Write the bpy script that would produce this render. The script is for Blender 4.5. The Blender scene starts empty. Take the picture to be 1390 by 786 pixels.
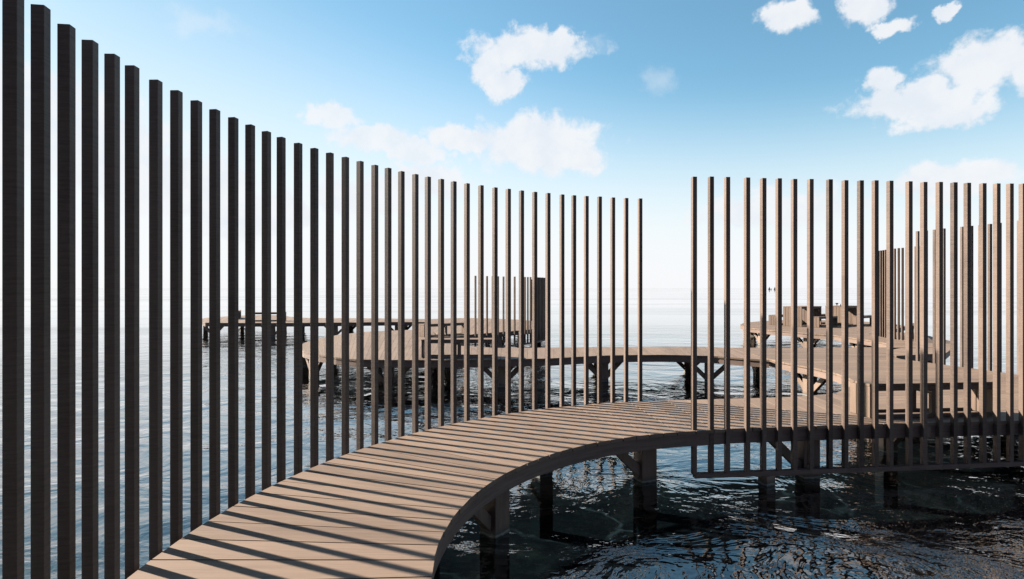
import bpy, bmesh, math, random
from mathutils import Vector, Matrix

random.seed(7)
S = bpy.context.scene
COL = S.collection
R = math.radians

# ------------------------------------------------------------------ camera
cam_d = bpy.data.cameras.new('camera')
cam = bpy.data.objects.new('camera', cam_d)
COL.objects.link(cam)
cam.location = (0, 0, 1.70)
cam.rotation_euler = (R(90), 0, 0)
cam_d.sensor_width = 36.0
cam_d.lens = 36.0 * 800 / 1390
cam_d.shift_y = -2.0 / 1390
cam_d.clip_start = 0.05
cam_d.clip_end = 20000
S.camera = cam

# ------------------------------------------------------------------ light and exposure
SUN_EL, SUN_AZ = 30.0, 66.0           # elevation; azimuth in degrees from straight ahead towards the left
sun_dir = Vector((-math.sin(R(SUN_AZ)) * math.cos(R(SUN_EL)), math.cos(R(SUN_AZ)) * math.cos(R(SUN_EL)), math.sin(R(SUN_EL))))
sl = bpy.data.lights.new('sun', 'SUN')
sl.energy = 5.0
sl.angle = R(1.1)
sl.color = (1.0, 0.93, 0.84)
so = bpy.data.objects.new('sun', sl)
COL.objects.link(so)
so.rotation_euler = sun_dir.to_track_quat('Z', 'Y').to_euler()
so.location = sun_dir * 60

S.view_settings.view_transform = 'Standard'
S.view_settings.look = 'None'
S.view_settings.gamma = 1
S.view_settings.use_curve_mapping = False
S.view_settings.exposure = 1.45
S.cycles.diffuse_bounces = 0
S.cycles.use_denoising = True

# ------------------------------------------------------------------ world: sky with haze near the horizon and clouds
W = bpy.data.worlds.new('World')
S.world = W
W.use_nodes = True
nt = W.node_tree
nt.nodes.clear()
N = nt.nodes
L = nt.links
SKY = 0.05


def math_n(op, a, b=None, c=None, clamp=False, tree=None):
    t = tree or nt
    n = t.nodes.new('ShaderNodeMath')
    n.operation = op
    n.use_clamp = clamp
    for i, v in enumerate((a, b, c)):
        if v is None:
            continue
        if isinstance(v, (int, float)):
            n.inputs[i].default_value = v
        else:
            t.links.new(v, n.inputs[i])
    return n.outputs[0]


def vmath(op, a, b=None, tree=None):
    t = tree or nt
    n = t.nodes.new('ShaderNodeVectorMath')
    n.operation = op
    for i, v in enumerate((a, b)):
        if v is None:
            continue
        if isinstance(v, (tuple, list)):
            n.inputs[i].default_value = v
        else:
            t.links.new(v, n.inputs[i])
    return n.outputs['Value'] if op in ('LENGTH', 'DOT_PRODUCT') else n.outputs['Vector']


def vscale(v, k, tree=None):
    t = tree or nt
    n = t.nodes.new('ShaderNodeVectorMath')
    n.operation = 'SCALE'
    t.links.new(v, n.inputs[0])
    t.links.new(k, n.inputs['Scale'])
    return n.outputs['Vector']


def maprange(v, a, b, c, d, smooth=True, tree=None):
    t = tree or nt
    n = t.nodes.new('ShaderNodeMapRange')
    if smooth:
        n.interpolation_type = 'SMOOTHSTEP'
    t.links.new(v, n.inputs[0])
    for i, x in enumerate((a, b, c, d)):
        n.inputs[i + 1].default_value = x
    return n.outputs[0]


def noise(vec, scale, detail=4, rough=0.55, dist=0.0, tree=None):
    t = tree or nt
    n = t.nodes.new('ShaderNodeTexNoise')
    n.inputs['Scale'].default_value = scale
    n.inputs['Detail'].default_value = detail
    n.inputs['Roughness'].default_value = rough
    n.inputs['Distortion'].default_value = dist
    t.links.new(vec, n.inputs['Vector'])
    return n.outputs['Fac']


def mixcol(fac, a, b, tree=None, blend='MIX'):
    t = tree or nt
    n = t.nodes.new('ShaderNodeMix')
    n.data_type = 'RGBA'
    n.blend_type = blend
    for sock, v in ((n.inputs[0], fac), (n.inputs[6], a), (n.inputs[7], b)):
        if isinstance(v, (int, float)):
            sock.default_value = v
        elif isinstance(v, (tuple, list)):
            sock.default_value = (*v, 1) if len(v) == 3 else v
        else:
            t.links.new(v, sock)
    return n.outputs[2]


tc = N.new('ShaderNodeTexCoord')
gen = tc.outputs['Generated']
sep = N.new('ShaderNodeSeparateXYZ')
L.new(gen, sep.inputs[0])
az = math_n('ARCTAN2', sep.outputs[0], sep.outputs[1])
el = math_n('ARCSINE', sep.outputs[2])
sky = N.new('ShaderNodeTexSky')
sky.sky_type = 'NISHITA'
sky.sun_disc = False
sky.sun_elevation = R(SUN_EL)
sky.sun_rotation = R(-SUN_AZ)
sky.air_density = 1.0
sky.dust_density = 0.6
sky.ozone_density = 2.0
# sea haze: pale air low over the water, thickest where the photo looks (towards the light half of the sky)
tame = maprange(sep.outputs[0], -0.95, 0.0, 0.62, 1.0)
front = maprange(sep.outputs[1], -0.45, 0.5, 0.0, 1.0)
hz = maprange(math_n('MULTIPLY', el, maprange(sep.outputs[0], -0.65, 0.6, 0.82, 1.42)), R(2.0), R(26), 1.0, 0.0)
hz = math_n('MULTIPLY', hz, front)
WHITE = 0.35 / SKY
col = mixcol(math_n('MULTIPLY', hz, 0.97), mixcol(1.0, vscale(sky.outputs[0], tame), mixcol(front, (0.60, 0.55, 0.60), (1.12, 1.50, 1.38)), blend='MULTIPLY'), (WHITE * 0.985, WHITE * 0.995, WHITE * 1.03))

# clouds: soft ellipses in azimuth / elevation (degrees), broken up by noise
ca = N.new('ShaderNodeCombineXYZ')
L.new(math_n('MULTIPLY', az, 180 / math.pi), ca.inputs[0])
L.new(math_n('MULTIPLY', el, 180 / math.pi), ca.inputs[1])
ang = ca.outputs[0]
wv = N.new('ShaderNodeTexNoise')
wv.inputs['Scale'].default_value = 0.35
wv.inputs['Detail'].default_value = 5
wv.inputs['Roughness'].default_value = 0.6
L.new(ang, wv.inputs['Vector'])
warp = vmath('MULTIPLY', vmath('SUBTRACT', wv.outputs['Color'], (0.5, 0.5, 0.5)), (5.0, 3.2, 0))
wang = vmath('ADD', ang, warp)


def cloud_field(lst):
    f = None
    for a, e, ra, re, w in lst:
        d = vmath('LENGTH', vmath('MULTIPLY', vmath('SUBTRACT', wang, (a, e, 0)), (1 / ra, 1 / re, 0)))
        v = math_n('MULTIPLY', math_n('SUBTRACT', 1.0, d), w)
        f = v if f is None else math_n('MAXIMUM', f, v)
    return f


# (azimuth, elevation, half width, half height, weight)
crisp = [(1.6, 22.0, 6.0, 2.0, 1), (-2.4, 20.6, 2.8, 1.8, 1), (-0.8, 19.0, 2.6, 1.7, 1), (4.6, 22.8, 2.4, 1.3, 1),
         (2.6, 13.6, 7.0, 3.0, 1), (-4.8, 14.2, 4.6, 1.3, 1), (6.8, 12.6, 3.2, 1.6, 1),
         (34.2, 14.6, 5.0, 1.7, 1), (38.6, 16.4, 4.2, 2.2, 1), (36.4, 13.6, 3.6, 1.4, 1), (32.0, 16.4, 1.8, 1.3, 1), (41.4, 16.0, 3.0, 2.0, 1),
         (25.2, 22.9, 2.6, 1.6, 1), (30.8, 22.6, 2.1, 2.1, 1), (31.8, 24.4, 3.4, 1.4, 1), (32.8, 20.4, 1.5, 0.8, 1), (36.6, 21.0, 1.2, 0.6, 1),
         (36.6, 8.2, 4.6, 1.7, 1)]
wispy = [(-17.2, 15.6, 3.0, 1.5, 1), (-13.2, 13.9, 4.6, 1.4, 1), (-9.0, 12.8, 3.4, 1.2, 1), (-8.2, 10.4, 6.0, 2.0, 1),
         (-41.0, 12.5, 8, 5.2, 1), (-35.0, 11.0, 7, 4.6, 1), (-29.0, 8.6, 7, 3.8, 1), (-24.0, 6.6, 7, 3.0, 1),
         (-14.0, 8.6, 7, 2.4, 1), (24.0, 7.0, 7, 2.2, 0.8)]
faint = [(-27.5, 21.8, 4.6, 1.4, 1), (14.0, 18.6, 2.8, 1.8, 0.8), (9.7, 22.0, 1.0, 0.6, 1), (8.0, 22.4, 2.6, 1.0, 0.8)]
n1 = noise(ang, 0.50, 7, 0.58, 0.2)
n2 = noise(ang, 0.22, 5, 0.55, 0.0)
m1 = maprange(math_n('ADD', cloud_field(crisp), math_n('MULTIPLY', math_n('SUBTRACT', n1, 0.5), 1.25)), -0.08, 0.38, 0, 0.93)
m2 = maprange(math_n('ADD', cloud_field(wispy), math_n('MULTIPLY', math_n('SUBTRACT', n1, 0.5), 1.5)), 0.0, 0.42, 0, 0.85)
m3 = maprange(math_n('ADD', cloud_field(faint), math_n('MULTIPLY', math_n('SUBTRACT', n1, 0.5), 1.6)), 0.0, 1.0, 0, 0.30)
m = math_n('MAXIMUM', math_n('MAXIMUM', m1, m2), m3)
shade = maprange(math_n('ADD', math_n('MULTIPLY', n2, 0.6), math_n('MULTIPLY', n1, 0.4)), 0.36, 0.62, 0.35, 1.0)
ccol = mixcol(shade, (WHITE * 0.80, WHITE * 0.86, WHITE * 0.95), (WHITE * 0.96, WHITE * 0.98, WHITE * 1.01))
col = mixcol(m, col, ccol)
bg = N.new('ShaderNodeBackground')
bg.inputs['Strength'].default_value = SKY
L.new(col, bg.inputs['Color'])
ow = N.new('ShaderNodeOutputWorld')
L.new(bg.outputs[0], ow.inputs['Surface'])

# ------------------------------------------------------------------ materials


def new_mat(name):
    mt = bpy.data.materials.new(name)
    mt.use_nodes = True
    t = mt.node_tree
    return mt, t, t.nodes['Principled BSDF']


def ramp(t, fac, stops):
    r = t.nodes.new('ShaderNodeValToRGB')
    r.color_ramp.elements[0].position = stops[0][0]
    r.color_ramp.elements[0].color = (*stops[0][1], 1)
    r.color_ramp.elements[1].position = stops[-1][0]
    r.color_ramp.elements[1].color = (*stops[-1][1], 1)
    for p, c in stops[1:-1]:
        e = r.color_ramp.elements.new(p)
        e.color = (*c, 1)
    t.links.new(fac, r.inputs[0])
    return r.outputs[0]


def wood_uv(name, base, var=0.16, rough=0.62):
    """boards: UV u runs along the board in metres, attribute tone differs board by board"""
    mt, t, p = new_mat(name)
    uv = t.nodes.new('ShaderNodeUVMap')
    uv.uv_map = 'UVMap'
    at = t.nodes.new('ShaderNodeAttribute')
    at.attribute_name = 'tone'
    tone = at.outputs['Fac']
    st = vmath('MULTIPLY', uv.outputs[0], (1.6, 46, 1), tree=t)
    g = noise(st, 1.0, 6, 0.6, 0.5, tree=t)
    st2 = vmath('MULTIPLY', uv.outputs[0], (0.9, 5.0, 1), tree=t)
    b = noise(st2, 1.0, 4, 0.6, 0.8, tree=t)
    fg = noise(vmath('MULTIPLY', uv.outputs[0], (9, 210, 1), tree=t), 1.0, 2, 0.5, 0, tree=t)
    v = math_n('ADD', math_n('MULTIPLY', math_n('SUBTRACT', g, 0.5, tree=t), 0.9, tree=t), math_n('MULTIPLY', math_n('SUBTRACT', b, 0.5, tree=t), 0.8, tree=t), tree=t)
    v = math_n('ADD', v, math_n('MULTIPLY', math_n('SUBTRACT', fg, 0.5, tree=t), 0.35, tree=t), tree=t)
    v = math_n('ADD', v, math_n('MULTIPLY', math_n('SUBTRACT', tone, 0.5, tree=t), 0.35, tree=t), tree=t)
    v = math_n('ADD', v, 0.5, tree=t)
    d = tuple(c * (1 - 2.2 * var) for c in base)
    h = tuple(min(1, c * (1 + 1.8 * var)) for c in base)
    c = ramp(t, v, [(0.1, d), (0.5, base), (0.9, h)])
    t.links.new(c, p.inputs['Base Color'])
    t.links.new(maprange(g, 0.2, 0.8, rough + 0.1, rough - 0.08, tree=t), p.inputs['Roughness'])
    p.inputs['Specular IOR Level'].default_value = 0.3
    bp = t.nodes.new('ShaderNodeBump')
    bp.inputs['Strength'].default_value = 0.25
    bp.inputs['Distance'].default_value = 0.003
    t.links.new(g, bp.inputs['Height'])
    t.links.new(bp.outputs[0], p.inputs['Normal'])
    return mt


def wood_obj(name, base, stretch, var=0.12, rough=0.6):
    """timber lengths: grain from object coordinates, tone from the object's own random number"""
    mt, t, p = new_mat(name)
    tcn = t.nodes.new('ShaderNodeTexCoord')
    oi = t.nodes.new('ShaderNodeObjectInfo')
    off = t.nodes.new('ShaderNodeCombineXYZ')
    t.links.new(math_n('MULTIPLY', oi.outputs['Random'], 37.0, tree=t), off.inputs[0])
    t.links.new(math_n('MULTIPLY', oi.outputs['Random'], 91.0, tree=t), off.inputs[2])
    q = vmath('ADD', vmath('MULTIPLY', tcn.outputs['Object'], stretch, tree=t), off.outputs[0], tree=t)
    g = noise(q, 1.0, 6, 0.6, 0.4, tree=t)
    b = noise(vmath('ADD', vmath('MULTIPLY', tcn.outputs['Object'], (3, 3, 1.4), tree=t), off.outputs[0], tree=t), 1.0, 3, 0.5, 0.5, tree=t)
    v = math_n('ADD', math_n('MULTIPLY', math_n('SUBTRACT', g, 0.5, tree=t), 1.0, tree=t), math_n('MULTIPLY', math_n('SUBTRACT', b, 0.5, tree=t), 0.8, tree=t), tree=t)
    v = math_n('ADD', v, math_n('MULTIPLY', math_n('SUBTRACT', oi.outputs['Random'], 0.5, tree=t), 0.45, tree=t), tree=t)
    v = math_n('ADD', v, 0.5, tree=t)
    d = tuple(c * (1 - 2.2 * var) for c in base)
    h = tuple(min(1, c * (1 + 1.8 * var)) for c in base)
    t.links.new(ramp(t, v, [(0.1, d), (0.5, base), (0.9, h)]), p.inputs['Base Color'])
    p.inputs['Roughness'].default_value = rough
    p.inputs['Specular IOR Level'].default_value = 0.3
    bp = t.nodes.new('ShaderNodeBump')
    bp.inputs['Strength'].default_value = 0.3
    bp.inputs['Distance'].default_value = 0.002
    t.links.new(g, bp.inputs['Height'])
    t.links.new(bp.outputs[0], p.inputs['Normal'])
    return mt


M_DECK = wood_uv('deck_boards', (0.212, 0.144, 0.101))
M_BEAM = wood_uv('deck_beams', (0.200, 0.136, 0.104), var=0.16)
M_SLAT = wood_obj('slat_timber', (0.143, 0.098, 0.073), (7, 7, 90), var=0.24)
M_POST = wood_obj('post_timber', (0.25, 0.172, 0.125), (30, 30, 2.2), var=0.16)
t = M_POST.node_tree
p = t.nodes['Principled BSDF']
tcn = t.nodes.new('ShaderNodeTexCoord')
sz = t.nodes.new('ShaderNodeSeparateXYZ')
t.links.new(tcn.outputs['Object'], sz.inputs[0])
zz = math_n('ADD', sz.outputs[2], math_n('MULTIPLY', noise(tcn.outputs['Object'], 14.0, 3, tree=t), 0.05, tree=t), tree=t)
src = p.inputs['Base Color'].links[0].from_socket
wet = mixcol(maprange(zz, -0.66, -0.56, 1.0, 0.0, tree=t), src, (0.10, 0.094, 0.07), tree=t)
lime = math_n('MULTIPLY', maprange(zz, -0.675, -0.655, 0, 1, tree=t), maprange(zz, -0.655, -0.635, 1, 0, tree=t), tree=t)
t.links.new(mixcol(math_n('MULTIPLY', lime, 0.55, tree=t), wet, (0.42, 0.40, 0.36), tree=t), p.inputs['Base Color'])
M_FURN = wood_obj('furniture_timber', (0.195, 0.132, 0.094), (26, 26, 3))


def plain(name, c, rough=0.5, metal=0.0):
    mt, t, p = new_mat(name)
    tcn = t.nodes.new('ShaderNodeTexCoord')
    n = noise(tcn.outputs['Object'], 6.0, 4, tree=t)
    t.links.new(ramp(t, n, [(0.2, tuple(x * 0.85 for x in c)), (0.8, tuple(min(1, x * 1.15) for x in c))]), p.inputs['Base Color'])
    p.inputs['Roughness'].default_value = rough
    p.inputs['Metallic'].default_value = metal
    return mt


M_SAIL = plain('dark_sail', (0.03, 0.03, 0.035), 0.8)
M_SAIL_PALE = plain('grey_sail', (0.22, 0.23, 0.26), 0.8)
M_HULL = plain('boat_hull', (0.02, 0.02, 0.022), 0.4)
M_CUP = plain('dark_glaze', (0.02, 0.02, 0.022), 0.25)
M_CUP_PALE = plain('grey_glaze', (0.35, 0.34, 0.34), 0.3)

# ------------------------------------------------------------------ mesh helpers


class MB:
    """collects hexahedra; build() links them as one mesh object"""

    def __init__(self):
        self.v, self.f, self.uv, self.tone = [], [], [], []

    def hexa(self, p, tone=None, uvs=None):
        """p: 8 points, bottom ring 0-3 then top ring 4-7, counter-clockwise from above"""
        b = len(self.v)
        self.v += [tuple(q) for q in p]
        tone = random.random() if tone is None else tone
        ou, ov = random.random() * 40, random.random() * 40
        P = [Vector(q) for q in p]
        for fc in ((3, 2, 1, 0), (4, 5, 6, 7), (0, 1, 5, 4), (1, 2, 6, 5), (2, 3, 7, 6), (3, 0, 4, 7)):
            self.f.append(tuple(b + i for i in fc))
            self.tone.append(tone)
            a, c, e = P[fc[0]], P[fc[1]], P[fc[3]]
            l1, l2 = (c - a).length, (e - a).length
            if l1 >= l2:
                q = [(0, 0), (l1, 0), (l1, l2), (0, l2)]
            else:
                q = [(0, 0), (0, l1), (l2, l1), (l2, 0)]
            self.uv.append([(x + ou, y + ov) for x, y in q])

    def box(self, lo, hi, tone=None):
        x0, y0, z0 = lo
        x1, y1, z1 = hi
        self.hexa([(x0, y0, z0), (x1, y0, z0), (x1, y1, z0), (x0, y1, z0), (x0, y0, z1), (x1, y0, z1), (x1, y1, z1), (x0, y1, z1)], tone)

    def bar(self, a, b, w, h, up=(0, 0, 1)):
        a, b = Vector(a), Vector(b)
        d = (b - a).normalized()
        s = d.cross(Vector(up))
        if s.length < 1e-4:
            s = d.cross(Vector((0, 1, 0)))
        s.normalize()
        u = s.cross(d).normalized()
        s, u = s * w / 2, u * h / 2
        self.hexa([a - s - u, a + s - u, b + s - u, b - s - u, a - s + u, a + s + u, b + s + u, b - s + u])

    def build(self, name, mat, parent=None, origin=(0, 0, 0), bevel=0.0):
        me = bpy.data.meshes.new(name)
        o3 = Vector(origin)
        me.from_pydata([Vector(q) - o3 for q in self.v], [], self.f)
        uvl = me.uv_layers.new(name='UVMap')
        k = 0
        for q in self.uv:
            for c in q:
                uvl.data[k].uv = c
                k += 1
        at = me.attributes.new('tone', 'FLOAT', 'FACE')
        at.data.foreach_set('value', self.tone)
        bm = bmesh.new()
        bm.from_mesh(me)
        bmesh.ops.recalc_face_normals(bm, faces=bm.faces)
        bm.to_mesh(me)
        bm.free()
        me.materials.append(mat)
        return link(name, me, parent, bevel)


def link(name, me, parent=None, bevel=0.0):
    o = bpy.data.objects.new(name, me)
    COL.objects.link(o)
    if parent:
        o.parent = parent
    if bevel:
        bv = o.modifiers.new('bevel', 'BEVEL')
        bv.width = bevel
        bv.segments = 2
        bv.limit_method = 'ANGLE'
    return o


def thing(name, label, cat, loc=(0, 0, 0), rz=0.0, group=None):
    o = bpy.data.objects.new(name, None)
    o.empty_display_size = 0.2
    COL.objects.link(o)
    o.location = loc
    o.rotation_euler = (0, 0, rz)
    o['label'] = label
    o['category'] = cat
    if group:
        o['group'] = group
    return o


def dup(root, loc, rz, label, group=None):
    r = root.copy()
    COL.objects.link(r)
    r.location = loc
    r.rotation_euler = (0, 0, rz)
    r['label'] = label
    if group:
        r['group'] = group

    def kids(src, dst):
        for ch in [o for o in bpy.data.objects if o.parent == src]:
            c = ch.copy()
            COL.objects.link(c)
            c.parent = dst
            kids(ch, c)
    kids(root, r)
    return r


# ------------------------------------------------------------------ water and sea bed
WATER_Z = -0.70
BED_Z = -1.50


def sheet(name, z, size, mat):
    me = bpy.data.meshes.new(name)
    s = size
    me.from_pydata([(-s, -60, z), (s, -60, z), (s, s, z), (-s, s, z)], [], [(0, 1, 2, 3)])
    me.materials.append(mat)
    o = link(name, me)
    o['kind'] = 'structure'
    return o


mt, t, p = new_mat('sea_water')
t.nodes.remove(p)
geo = t.nodes.new('ShaderNodeNewGeometry')
pos = geo.outputs['Position']
swell = noise(vmath('MULTIPLY', pos, (0.80, 0.95, 1), tree=t), 1.0, 5, 0.52, 0.6, tree=t)
rip = noise(vmath('MULTIPLY', pos, (3.4, 4.2, 1), tree=t), 1.0, 3, 0.55, 0.4, tree=t)
fine = noise(vmath('MULTIPLY', pos, (11, 14, 1), tree=t), 1.0, 2, 0.5, 0.2, tree=t)
patch = noise(vmath('MULTIPLY', pos, (0.22, 0.30, 1), tree=t), 1.0, 3, 0.5, 0.6, tree=t)
calm = maprange(patch, 0.38, 0.62, 0.15, 1.0, tree=t)
offshore = maprange(vmath('LENGTH', pos, tree=t), 7, 45, 1.0, 0.11, smooth=False, tree=t)
h = math_n('ADD', math_n('MULTIPLY', swell, 0.10, tree=t), math_n('MULTIPLY', math_n('MULTIPLY', rip, 0.013, tree=t), calm, tree=t), tree=t)
h = math_n('ADD', h, math_n('MULTIPLY', math_n('MULTIPLY', fine, 0.0022, tree=t), calm, tree=t), tree=t)
bp = t.nodes.new('ShaderNodeBump')
bp.inputs['Strength'].default_value = 1.0
bp.inputs['Distance'].default_value = 1.0
t.links.new(math_n('MULTIPLY', h, offshore, tree=t), bp.inputs['Height'])
cosi = math_n('ABSOLUTE', vmath('DOT_PRODUCT', geo.outputs['Incoming'], bp.outputs[0], tree=t), tree=t)
refl = math_n('MULTIPLY_ADD', math_n('POWER', math_n('SUBTRACT', 1.0, cosi, clamp=True, tree=t), 4.0, tree=t), 0.89, 0.11, tree=t)
gl = t.nodes.new('ShaderNodeBsdfGlossy')
gl.inputs['Roughness'].default_value = 0.015
gl.inputs['Color'].default_value = (1, 1, 1, 1)
t.links.new(bp.outputs[0], gl.inputs['Normal'])
tr = t.nodes.new('ShaderNodeBsdfTransparent')
tr.inputs['Color'].default_value = (0.19, 0.27, 0.34, 1)
mx = t.nodes.new('ShaderNodeMixShader')
t.links.new(math_n('MULTIPLY', math_n('MULTIPLY', refl, 1.1, clamp=True, tree=t), maprange(noise(vmath('MULTIPLY', pos, (0.012, 0.11, 1), tree=t), 1.0, 4, 0.6, 0.4, tree=t), 0.42, 0.72, 1.0, 0.80, tree=t), tree=t), mx.inputs[0])
t.links.new(tr.outputs[0], mx.inputs[1])
t.links.new(gl.outputs[0], mx.inputs[2])
t.links.new(mx.outputs[0], t.nodes['Material Output'].inputs['Surface'])
M_WATER = mt

mt, t, p = new_mat('sea_bed')
geo = t.nodes.new('ShaderNodeNewGeometry')
pos = geo.outputs['Position']
a = noise(pos, 0.7, 5, 0.6, 0.5, tree=t)
b = noise(pos, 9.0, 5, 0.7, 0.3, tree=t)
v = math_n('ADD', math_n('MULTIPLY', a, 0.6, tree=t), math_n('MULTIPLY', b, 0.4, tree=t), tree=t)
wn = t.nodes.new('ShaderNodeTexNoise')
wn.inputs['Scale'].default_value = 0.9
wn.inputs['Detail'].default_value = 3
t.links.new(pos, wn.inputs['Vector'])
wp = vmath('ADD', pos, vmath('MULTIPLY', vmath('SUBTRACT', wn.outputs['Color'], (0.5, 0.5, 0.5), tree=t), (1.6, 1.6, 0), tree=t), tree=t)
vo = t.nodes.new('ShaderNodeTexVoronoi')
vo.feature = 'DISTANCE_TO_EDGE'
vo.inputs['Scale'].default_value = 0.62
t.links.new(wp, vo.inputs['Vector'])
caustic = math_n('MULTIPLY', maprange(vo.outputs['Distance'], 0.0, 0.035, 1.0, 0.0, tree=t), maprange(noise(pos, 0.8, 2, tree=t), 0.42, 0.62, 0.0, 0.75, tree=t), tree=t)  # thin winding caustic light lines, painted into the bed colour
caustic = math_n('MULTIPLY', caustic, maprange(b, 0.35, 0.6, 0.4, 1.0, tree=t), tree=t)
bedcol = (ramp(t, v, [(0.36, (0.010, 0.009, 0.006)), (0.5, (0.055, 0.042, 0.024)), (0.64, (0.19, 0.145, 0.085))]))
t.links.new(mixcol(caustic, bedcol, (0.62, 0.55, 0.40), tree=t), p.inputs['Base Color'])
p.inputs['Roughness'].default_value = 0.9
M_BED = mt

sheet('sea_water', WATER_Z, 6000, M_WATER)
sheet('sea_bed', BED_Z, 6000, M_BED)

# ------------------------------------------------------------------ boardwalks
TH = 0.04
FAS = 0.145


def lerp(a, b, k):
    return tuple(a[i] + (b[i] - a[i]) * k for i in range(len(a)))


def resample(pairs, width):
    """walk along the pairs so that every board is about width wide at its wider end"""
    out = []
    for i in range(len(pairs) - 1):
        (l0, r0), (l1, r1) = pairs[i], pairs[i + 1]
        n = max(1, round(max(math.dist(l0, l1), math.dist(r0, r1)) / 0.05))
        for k in range(n):
            out.append((lerp(l0, l1, k / n), lerp(r0, r1, k / n)))
    out.append(pairs[-1])
    bounds = [out[0]]
    acc = 0
    for i in range(1, len(out)):
        acc += max(math.dist(out[i][0], out[i - 1][0]), math.dist(out[i][1], out[i - 1][1]))
        if acc >= width:
            bounds.append(out[i])
            acc = 0
    if acc > 0.06:
        bounds.append(out[-1])
    return bounds


def offset_line(pts, d):
    """shift a polyline sideways (to its left for d > 0)"""
    res = []
    for i, q in enumerate(pts):
        a = pts[max(0, i - 1)]
        b = pts[min(len(pts) - 1, i + 1)]
        tx, ty = b[0] - a[0], b[1] - a[1]
        n = math.hypot(tx, ty) or 1
        res.append((q[0] - ty / n * d, q[1] + tx / n * d))
    return res


post_me = None
brace_me = None


def along(pts, s):
    for i in range(len(pts) - 1):
        d = math.dist(pts[i], pts[i + 1])
        if s <= d:
            q = lerp(pts[i], pts[i + 1], s / d)
            return q, math.atan2(pts[i + 1][1] - pts[i][1], pts[i + 1][0] - pts[i][0])
        s -= d
    return pts[-1], math.atan2(pts[-1][1] - pts[-2][1], pts[-1][0] - pts[-2][0])


def plen(pts):
    return sum(math.dist(pts[i], pts[i + 1]) for i in range(len(pts) - 1))


def add_post(root, x, y, ang, sides=(-1, 1)):
    global post_me, brace_me
    bx, by, bz = root.location
    if post_me is None:
        m = MB()
        m.box((-0.105, -0.105, BED_Z - 0.05), (0.105, 0.105, -TH - 0.03))
        po = m.build('support_post', M_POST, root, bevel=0.006)
        post_me = po.data
        m = MB()
        m.bar((0.52, 0, -TH - FAS + 0.02), (0.07, 0, -0.60), 0.10, 0.11)
        br = m.build('brace', M_POST, po, bevel=0.005)
        brace_me = br.data
        bpy.data.objects.remove(br)
    else:
        po = link('support_post', post_me, root, 0.006)
    po.location = (x - bx, y - by, root['top'])
    po.rotation_euler = (0, 0, ang)
    for s in sides:
        b = link('brace', brace_me, po, 0.005)
        b.rotation_euler = (0, 0, 0 if s > 0 else math.pi)
    return po


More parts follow.
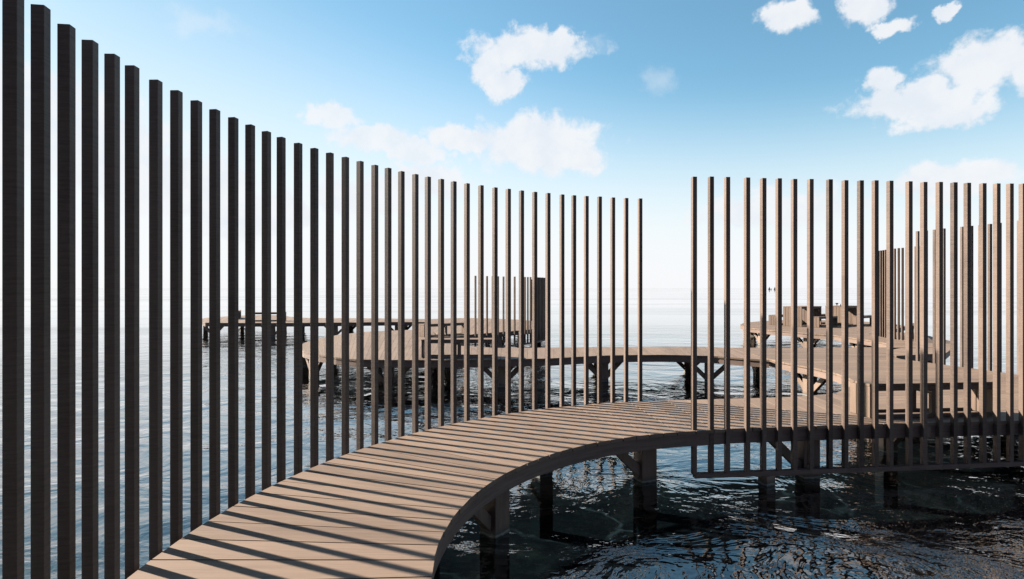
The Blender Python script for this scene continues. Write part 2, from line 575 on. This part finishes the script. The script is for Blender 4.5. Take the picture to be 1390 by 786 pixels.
def boardwalk(pairs, label, width=0.2, exact=False, gap=0.0025, tonevar=0.5, top=0.0, posts='auto', step=2.6, fascia_l=True, fascia_r=True, cap0=False, cap1=False, name='boardwalk', cat='boardwalk'):
    """pairs: (left point, right point) stations in metres; boards run from the left edge to the right edge"""
    base = (*lerp(pairs[0][0], pairs[0][1], 0.5), 0)
    root = thing(name, label, cat, base)
    root['top'] = top
    bd = pairs if exact else resample(pairs, width)
    m = MB()
    G = gap
    for i in range(len(bd) - 1):
        (l0, r0), (l1, r1) = bd[i], bd[i + 1]

        def inset(a, b):
            d = math.dist(a, b)
            k = min(0.4, G / d) if d > 1e-6 else 0
            return lerp(a, b, k), lerp(b, a, k)
        la, lb = inset(l0, l1)
        ra, rb = inset(r0, r1)
        e1, e2 = random.uniform(0, 0.008), random.uniform(0, 0.008)
        D = math.dist(l0, r0)
        la, ra = lerp(la, ra, e1 / D), lerp(ra, la, e2 / D)
        lb, rb = lerp(lb, rb, e1 / D), lerp(rb, lb, e2 / D)
        z1 = top + random.uniform(-0.0012, 0.0012)
        z0 = top - TH
        ring = [la, ra, rb, lb]
        ar = sum(ring[k][0] * ring[(k + 1) % 4][1] - ring[(k + 1) % 4][0] * ring[k][1] for k in range(4))
        if ar < 0:
            ring = [lb, rb, ra, la]
        m.hexa([(q[0], q[1], z0) for q in ring] + [(q[0], q[1], z1) for q in ring], 0.5 + random.uniform(-tonevar, tonevar))
    m.build('decking', M_DECK, root, base)

    left = [b[0] for b in bd]
    right = [b[1] for b in bd]
    zt, zb = top - TH - 0.003, top - TH - FAS

    def strip(pa, pb, za, zc):
        mm = MB()
        tone = random.random()
        ou = random.random() * 40
        cum = 0
        for i in range(len(pa) - 1):
            d = math.dist(pa[i], pa[i + 1])
            ring = [(pa[i], cum, 0), (pb[i], cum, 0.07), (pb[i + 1], cum + d, 0.07), (pa[i + 1], cum + d, 0)]
            cum += d
            ar = sum(ring[k][0][0] * ring[(k + 1) % 4][0][1] - ring[(k + 1) % 4][0][0] * ring[k][0][1] for k in range(4))
            if ar < 0:
                ring = ring[::-1]
            v0 = len(mm.v)
            f0 = len(mm.f)
            mm.hexa([(q[0][0], q[0][1], zc) for q in ring] + [(q[0][0], q[0][1], za) for q in ring], tone)
            uvs = [(q[1] + ou, zc + q[2]) for q in ring] + [(q[1] + ou, za + q[2]) for q in ring]
            for k in range(f0, len(mm.f)):
                mm.uv[k] = [uvs[j - v0] for j in mm.f[k]]
        return mm
    lfrac = lambda d: [lerp(b[0], b[1], min(0.45, d / math.dist(*b))) for b in bd]
    rfrac = lambda d: [lerp(b[1], b[0], min(0.45, d / math.dist(*b))) for b in bd]
    if fascia_l:
        strip(lfrac(0.025), lfrac(0.085), zt, zb).build('fascia', M_BEAM, root, base)
    if fascia_r:
        strip(rfrac(0.025), rfrac(0.085), zt, zb).build('fascia', M_BEAM, root, base)
    for cap, b in ((cap0, bd[0]), (cap1, bd[-1])):
        if cap:
            mm = MB()
            o = lerp(*bd[1], 0.5) if b is bd[0] else lerp(*bd[-2], 0.5)
            c = lerp(*b, 0.5)
            dx, dy = o[0] - c[0], o[1] - c[1]
            n = math.hypot(dx, dy)
            a1 = lerp(b[0], b[1], 0.09 / math.dist(*b))
            a2 = lerp(b[1], b[0], 0.09 / math.dist(*b))
            k = 0.05 / n
            mm.bar((a1[0] + dx * k, a1[1] + dy * k, (zt + zb) / 2), (a2[0] + dx * k, a2[1] + dy * k, (zt + zb) / 2), 0.06, zt - zb)
            mm.build('fascia', M_BEAM, root, base)
    for fr in (0.33, 0.67):
        line = [lerp(b[0], b[1], fr) for b in bd]
        line2 = [lerp(b[0], b[1], min(0.98, fr + 0.07 / math.dist(*b))) for b in bd]
        strip(line, line2, zt, zb + 0.03).build('stringer', M_BEAM, root, base)
    if posts == 'auto':
        for ln in (lfrac(0.32), rfrac(0.32)):
            tot = plen(ln)
            n = max(1, round(tot / step))
            for i in range(n):
                q, an = along(ln, tot * (i + 0.5) / n)
                add_post(root, q[0], q[1], an)
    else:
        for x, y, an, sides in posts:
            add_post(root, x, y, R(an), sides)
    return root


# near boardwalk: a quarter ring that sweeps from behind the camera round to the right
OC, OR_ = (3.11, 3.64), 5.37
IC, IR = (2.785, 3.787), 3.27
pairs = []
for k in range(15, -24, -1):
    th = 179.5 + 3.25 * k
    ti = th + 0.14 * max(0, th - 163)
    pairs.append(((OC[0] + OR_ * math.cos(R(th)), OC[1] + OR_ * math.sin(R(th))), (IC[0] + IR * math.cos(R(ti)), IC[1] + IR * math.sin(R(ti)))))
tail = [pairs[-1], ((2.7, 8.97), (2.70, 7.13)), ((3.8, 9.12), (3.70, 7.26)), ((4.6, 9.26), (4.5, 7.35)), ((5.2, 9.5), (5.2, 7.43))]
pairs += resample(tail, 0.29)[1:]
pw = []
for x, y, an, sides in ((-0.17, 5.78, 230, (1,)), (1.66, 7.36, 200, (1,)), (3.76, 7.5, 184, (1,)), (-0.75, 3.9, 268, (1,)), (-0.1, 1.9, 300, (1,))):
    pw.append((x, y, an, sides))
for th in (215, 190, 168, 146, 124, 105):
    pw.append((OC[0] + (OR_ - 0.5) * math.cos(R(th)), OC[1] + (OR_ - 0.5) * math.sin(R(th)), th + 90, (-1, 1)))
boardwalk(pairs, 'curved timber boardwalk nearest the viewer, striped by the slat shadows', exact=True, gap=0.0055, posts=pw)

# broad deck on the right that links all the walks
boardwalk([((5.2, 7.43), (10.3, 8.0)), ((5.2, 9.5), (10.15, 10)), ((6.3, 10.7), (10.02, 11)), ((6.5, 11.9), (9.9, 11.9)),
           ((6.46, 12.6), (9.72, 12.7)), ((6.28, 13.3), (9.5, 13.5)), ((6.2, 13.9), (9.33, 14.2)), ((6.2, 15.4), (9.6, 14.9)), ((6.2, 16.8), (10.8, 16.95))],
          'broad timber deck on the right behind the hanging slat screen, carrying the nearest bench', width=0.16, top=-0.004, cap0=True, cap1=True, name='deck', cat='deck')

# round platform in the middle with its walk to the right
boardwalk([((-5.9, 16.5), (-6.2, 17.2)), ((-5.65, 16.0), (-6.45, 18.2)), ((-4.94, 15.1), (-6.56, 19.4)), ((-4.34, 14.53), (-6.35, 21.6)), ((-3.72, 14.1), (-5.7, 23.0)),
           ((-2.96, 14.0), (-4.4, 24.0)), ((-2.3, 13.98), (-3.3, 24.1)), ((-1.9, 13.98), (-2.35, 19.3)), ((-1.2, 14.0), (-1.5, 17.4)), ((-0.37, 14.1), (-0.38, 16.8)),
           ((0.93, 14.3), (1.1, 16.9)), ((2.23, 14.9), (2.4, 17.05)), ((3.0, 15.03), (3.1, 17.1)), ((3.86, 15.08), (4.0, 17.15)), ((4.54, 14.95), (5.0, 17.2)),
           ((5.07, 14.8), (5.7, 17.1)), ((5.64, 14.3), (6.05, 16.95)), ((6.1, 13.96), (6.3, 16.8))],
          'mid distance timber walk swelling into a round platform with two benches at its left', width=0.2, top=-0.008, cap0=True)

# far deck behind it and the long far walk to the left
boardwalk([((-3.4, 24.3), (-4.5, 32.6)), ((-2.9, 22.5), (-3.4, 33.4)), ((-2.35, 19.5), (-2.6, 33.7)), ((-1.54, 21.7), (-1.2, 33.2)), ((-0.35, 23.0), (0.5, 31.8)),
           ((0.82, 24.4), (1.25, 30.3)), ((1.3, 26.0), (1.55, 28.5))],
          'far timber deck ringed at its right end by a dark screen of short slats', width=0.2, top=-0.012, cap1=True, name='deck', cat='deck')
boardwalk([((-15.9, 30.0), (-17.2, 32.2)), ((-15.2, 29.2), (-17.6, 34.0)), ((-14.2, 29.0), (-17.0, 36.8)), ((-13.0, 28.9), (-15.8, 37.6)), ((-12.0, 28.9), (-14.4, 37.2)),
           ((-11.2, 28.95), (-13.4, 35.4)), ((-10.5, 29.0), (-11.6, 33.7)), ((-8.0, 29.4), (-8.2, 33.5)), ((-6.0, 29.8), (-6.0, 33.0)), ((-4.3, 29.7), (-4.3, 32.6))],
          'long far timber walk on the left ending in a rounded platform out on the water', width=0.2, step=3.4, top=-0.016, cap0=True)

# deck with the tables, far right
boardwalk([((10.75, 16.95), (12.4, 16.9)), ((11.6, 18.2), (12.85, 18.2)), ((11.75, 19.5), (12.8, 20.0)), ((11.7, 21.4), (13.3, 22.0)), ((11.1, 22.5), (15.5, 24.0)),
           ((10.5, 24.0), (17.8, 26.6)), ((10.2, 25.3), (18.4, 28.6)), ((10.6, 27.4), (17.8, 30.6)), ((11.4, 29.0), (16.5, 31.6)), ((12.7, 30.3), (15.0, 31.9))],
          'far right timber deck carrying the two tall tables and their low benches', width=0.18, top=-0.012, cap1=True, name='deck', cat='deck')
boardwalk([((9.6, 15.7), (9.75, 14.95)), ((10.9, 16.7), (11.5, 15.6)), ((12.4, 18.0), (12.8, 17.1)), ((13.05, 19.6), (14.2, 19.0)), ((13.2, 21.6), (15.0, 21.2)), ((13.6, 23.2), (15.6, 22.8))],
          'narrow timber landing branching off behind the rightmost row of tall slats', width=0.18, top=-0.02, cap1=True, name='deck', cat='deck')

# ------------------------------------------------------------------ slat screens
slat_meshes = {}


def slat_mesh(z0, z1, w):
    key = (z0, z1, w)
    if key not in slat_meshes:
        m = MB()
        m.box((-w / 2, -w * 0.56, z0), (w / 2, w * 0.56, z1))
        o = m.build('slat', M_SLAT)
        slat_meshes[key] = o.data
        bpy.data.objects.remove(o)
    return slat_meshes[key]


def screen(pts, label, z0=-0.53, z1=3.06, w=0.053, rail=True, stubs=()):
    """pts: (x, y, tangent angle) of every slat"""
    base = (pts[0][0], pts[0][1], 0)
    root = thing('slat_screen', label, 'slat screen', base)
    me = slat_mesh(z0, z1, w)
    for x, y, a in pts:
        o = link('slat', me, root, 0.0025)
        o.location = (x - base[0], y - base[1], random.uniform(-0.004, 0.004))
        o.rotation_euler = (0, 0, a + random.uniform(-0.03, 0.03))
    if rail:
        m = MB()
        tone = 0.4
        zc, hh, hw = z0 - 0.02, 0.028, 0.036
        P = [(q[0], q[1]) for q in pts]
        A, B = offset_line(P, hw), offset_line(P, -hw)
        for i in range(len(P) - 1):
            ring = [B[i], B[i + 1], A[i + 1], A[i]]
            m.hexa([(q[0], q[1], zc - hh) for q in ring] + [(q[0], q[1], zc + hh) for q in ring], tone)
        m.build('rail', M_BEAM, root, base)
    for x, y, a in stubs:
        m = MB()
        m.box((-0.07, -0.07, BED_Z - 0.05), (0.07, 0.07, z0 - 0.05))
        o = m.build('stub_post', M_POST, root, bevel=0.005)
        o.location = (x - base[0], y - base[1], 0)
        o.rotation_euler = (0, 0, a)
    return root


# tall screen along the outer edge: (plan angles round the ring's centre, in sets of slats)
SC, SR = (3.11, 3.66), 5.45
angs = [-160.8 - 360 * 0, -163.0, -165.1, -167.2, -169.38, -171.46, -173.58, -175.65, -177.72, -179.69, 177.84, 175.57, 173.27, 171.05, 168.73, 166.53, 164.35, 162.31, 159.9, 157.53,
        155.21, 152.83, 150.53, 148.18, 146.03, 143.85, 141.52, 139.41, 137.15, 135.0, 132.7, 130.26, 127.8, 125.46, 123.12, 120.77, 118.42,
        115.94, 113.85, 111.64, 109.31, 106.99, 104.68, 102.26]
pre = [-132.0 - 2.2 * k for k in range(13)]
pts = []
for a in pre + angs:
    a = R(a)
    pts.append((SC[0] + SR * math.cos(a), SC[1] + SR * math.sin(a), a - math.pi / 2))
screen(pts, 'tall curved screen of dark slats rising along the left edge of the nearest boardwalk', z1=3.06)

# hanging screen on the inner edge, from the middle to the right
xs = [(2.185, 7.077), (2.396, 7.100), (2.600, 7.123), (2.852, 7.151), (3.058, 7.175), (3.257, 7.197), (3.456, 7.221), (3.667, 7.244), (3.918, 7.273),
      (4.122, 7.296), (4.327, 7.319), (4.524, 7.342), (4.722, 7.364), (4.981, 7.394), (5.182, 7.416), (5.394, 7.440), (5.597, 7.464), (5.782, 7.484),
      (5.998, 7.509), (6.194, 7.531), (6.381, 7.553), (6.560, 7.573), (6.76, 7.60), (6.96, 7.63), (7.21, 7.66), (7.42, 7.69), (7.62, 7.72), (7.82, 7.75), (8.02, 7.78)]
screen([(x, y, R(7.0 - 1.5 * (x - 2.2) / 5)) for x, y in xs],
       'tall hanging slat screen with a bottom rail in front of the boardwalk at right', z1=3.035, stubs=((3.11, 7.20, R(25)), (7.0, 7.66, R(20))))


def curve_pts(P, step):
    tot = plen(P)
    n = int(tot / step)
    out = []
    for i in range(n + 1):
        q, a = along(P, min(tot - 1e-6, i * step))
        out.append((q[0], q[1], a))
    return out


screen(curve_pts([(10.25, 9.2), (10.12, 11.0), (10.02, 11.7), (9.94, 12.25), (9.82, 12.9), (9.63, 13.5), (9.42, 14.2)], 0.205),
       'row of tall slats along the right edge of the broad deck behind the bench', z1=3.035)
screen(curve_pts([(12.98, 18.5), (12.93, 19.2), (12.95, 20.2), (13.12, 21.0), (13.42, 21.7)], 0.205),
       'farther group of tall slats to the right of the two tall tables', z1=3.035)
screen(curve_pts([(-1.35, 21.75), (-0.33, 22.85), (0.35, 23.5)], 0.30) + curve_pts([(0.52, 23.7), (0.92, 24.25), (1.36, 25.4), (1.62, 26.6), (1.68, 28.2), (1.45, 29.8), (0.95, 31.2)], 0.2),
       'short dark slat screen on the far deck, bunching into a solid black block', z1=2.15)

# ------------------------------------------------------------------ benches and tables


def make_bench(name, label, cat, Lh, D, H, group, panels=True, mid=True, t=0.05):
    """open box bench: long frames front and back, board seat, slatted end panels, middle frame"""
    root = thing(name, label, cat, (0, 0, 0), 0, group)
    x = Lh / 2
    y = D / 2
    m = MB()
    nb = max(3, round(D / 0.1))
    for i in range(nb):
        a, b = -y + D * i / nb, -y + D * (i + 1) / nb
        m.box((-x, a + 0.004, H - 0.035), (x, b - 0.004, H + random.uniform(-0.002, 0.002)))
    m.build('seat' if cat == 'bench' else 'tabletop', M_FURN, root, bevel=0.003)
    for s in (-1, 1):
        m = MB()
        yy = s * (y - t / 2 - 0.005)
        m.box((-x + 0.01, yy - t / 2, H - 0.037 - 0.06), (x - 0.01, yy + t / 2, H - 0.037))
        m.build('side_rail', M_FURN, root, bevel=0.003)
        m = MB()
        m.box((-x + 0.06, yy - t / 2, 0.0), (x - 0.06, yy + t / 2, 0.04))
        m.build('foot_rail', M_FURN, root, bevel=0.003)
    for s in (-1, 1):
        m = MB()
        xx = s * (x - 0.03)
        n = max(3, round(D / 0.13))
        for i in range(n):
            a, b = -y + D * i / n, -y + D * (i + 1) / n
            m.box((xx - 0.024, a + 0.006, 0.004), (xx + 0.024, b - 0.006, H - 0.037))
        m.build('end_panel', M_FURN, root, bevel=0.003)
    if mid:
        m = MB()
        for s in (-1, 1):
            yy = s * (y - t / 2 - 0.005)
            m = MB()
            m.box((-0.035, yy - 0.027, 0.041), (0.035, yy + 0.027, H - 0.098))
            m.build('leg', M_FURN, root, bevel=0.003)
        m = MB()
        m.box((-0.03, -y + 0.06, H - 0.15), (0.03, y - 0.06, H - 0.1))
        m.build('crossbar', M_FURN, root, bevel=0.003)
    return root


GB = 'low timber benches on the decks'
bench = make_bench('bench', 'nearest low timber bench, behind the hanging slat screen on the right', 'bench', 1.83, 0.40, 0.45, GB)
bench.location = (5.55, 7.97, 0)
bench.rotation_euler = (0, 0, R(6))
dup(bench, (-1.30, 14.55, 0), R(2), 'low open bench at the front edge of the round middle platform', GB)
dup(bench, (-2.45, 21.1, -0.006), R(38), 'slanting low bench at the back of the round middle platform', GB)
dup(bench, (-12.75, 30.7, -0.012), R(10), 'low open bench broadside on the far left platform', GB)
dup(bench, (-15.5, 33.2, -0.012), R(113), 'low bench seen end on, at the tip of the far left platform', GB)
dup(bench, (14.05, 20.6, -0.018), R(60), 'low bench half hidden behind the farther group of tall slats at right', GB)

table = make_bench('table', 'left one of the two tall timber tables on the far right deck', 'table', 1.6, 0.9, 0.88, 'tall timber tables on the far right deck', mid=False, t=0.07)
TA = R(33)
t1, t2 = (13.25, 26.9), (15.55, 27.6)
table.location = (*t1, -0.01)
table.rotation_euler = (0, 0, TA)
dup(table, (*t2, -0.01), TA, 'right one of the two tall timber tables, with small cups on it')
GS = 'low benches beside the tall tables'
short = make_bench('bench', 'low bench in front of the left tall table on the far deck', 'bench', 1.5, 0.42, 0.46, GS, mid=False)


def beside(tt, s, d=1.0):
    return (tt[0] + s * d * math.sin(TA), tt[1] - s * d * math.cos(TA), -0.01)


short.location = beside(t1, 1)
short.rotation_euler = (0, 0, TA)
dup(short, beside(t1, -1), TA, 'low bench poking out to the left behind the left tall table', GS)
dup(short, beside(t2, 1), TA, 'low bench in front of the right tall table on the far deck', GS)
dup(short, beside(t2, -1), TA, 'low bench behind the right tall table on the far deck', GS)


def lathe(name, prof, mat, seg=20):
    bm = bmesh.new()
    rings = []
    for r, z in prof:
        rings.append([bm.verts.new((r * math.cos(2 * math.pi * k / seg), r * math.sin(2 * math.pi * k / seg), z)) for k in range(seg)])
    for a, b in zip(rings, rings[1:]):
        for k in range(seg):
            bm.faces.new((a[k], a[(k + 1) % seg], b[(k + 1) % seg], b[k]))
    bm.faces.new(rings[0][::-1])
    bm.faces.new(rings[-1])
    bmesh.ops.recalc_face_normals(bm, faces=bm.faces)
    me = bpy.data.meshes.new(name)
    bm.to_mesh(me)
    bm.free()
    for f in me.polygons:
        f.use_smooth = True
    me.materials.append(mat)
    return link(name, me)


def tag(o, label, cat, group=None):
    o['label'] = label
    o['category'] = cat
    if group:
        o['group'] = group


cup = lathe('cup', [(0.035, 0), (0.036, 0.006), (0.012, 0.014), (0.011, 0.045), (0.03, 0.07), (0.062, 0.115), (0.066, 0.135), (0.060, 0.132), (0.025, 0.075), (0.004, 0.07)], M_CUP)
cup.location = (15.05, 27.3, 0.872)
tag(cup, 'tiny dark flared cup standing on the right tall table', 'cup')
cup = lathe('cup', [(0.030, 0), (0.034, 0.01), (0.042, 0.08), (0.038, 0.08), (0.03, 0.015), (0.004, 0.012)], M_CUP_PALE)
cup.location = (15.22, 27.35, 0.872)
tag(cup, 'tiny pale grey cup beside the dark cup on the right tall table', 'cup')

# ------------------------------------------------------------------ boats at the horizon


def sailboat(x, y, s, sail, label, flip=1):
    root = thing('sailboat', label, 'sailboat', (x, y, WATER_Z), 0, 'small sailing boats on the horizon')
    bm = bmesh.new()
    n = 9
    st = []
    for i in range(n):
        u = i / (n - 1)
        hx = (u - 0.5) * 3.4 * s
        wd = 0.62 * s * math.sin(math.pi * min(1, 0.12 + u * 0.86)) ** 0.6
        st.append([bm.verts.new(q) for q in ((hx, -wd, 0.62 * s), (hx * 0.9, -wd * 0.5, -0.2 * s), (hx * 0.9, wd * 0.5, -0.2 * s), (hx, wd, 0.62 * s))])
    for a, b in zip(st, st[1:]):
        for k in range(4):
            bm.faces.new((a[k], a[(k + 1) % 4], b[(k + 1) % 4], b[k]))
    bm.faces.new(st[0])
    bm.faces.new(st[-1][::-1])
    bmesh.ops.recalc_face_normals(bm, faces=bm.faces)
    me = bpy.data.meshes.new('hull')
    bm.to_mesh(me)
    bm.free()
    me.materials.append(M_HULL)
    link('hull', me, root)
    m = MB()
    m.bar((0.15 * s * flip, 0, 0.5 * s), (0.15 * s * flip, 0, 4.9 * s), 0.1 * s, 0.1 * s, up=(0, 1, 0))
    m.build('mast', M_HULL, root)
    for nm, q in (('mainsail', ((0.1, 0.7), (-1.5, 0.8), (0.1, 4.8))), ('foresail', ((0.25, 0.8), (1.55, 0.75), (0.25, 4.2)))):
        bm = bmesh.new()
        fr = [bm.verts.new((a * s * flip, -0.02 * s, z * s)) for a, z in q]
        bk = [bm.verts.new((a * s * flip, 0.02 * s, z * s)) for a, z in q]
        bm.faces.new(fr)
        bm.faces.new(bk[::-1])
        for k in range(3):
            bm.faces.new((fr[k], bk[k], bk[(k + 1) % 3], fr[(k + 1) % 3]))
        bmesh.ops.recalc_face_normals(bm, faces=bm.faces)
        me = bpy.data.meshes.new(nm)
        bm.to_mesh(me)
        bm.free()
        me.materials.append(sail)
        link(nm, me, root)


sailboat(393, 900, 0.95, M_SAIL, 'dark sailing boat on the horizon, leftmost of the three')
sailboat(398, 905, 0.5, M_SAIL_PALE, 'smallest and palest sailing boat on the horizon, between two dark ones')
sailboat(401.3, 900, 0.9, M_SAIL, 'dark sailing boat on the horizon, rightmost of the three', -1)
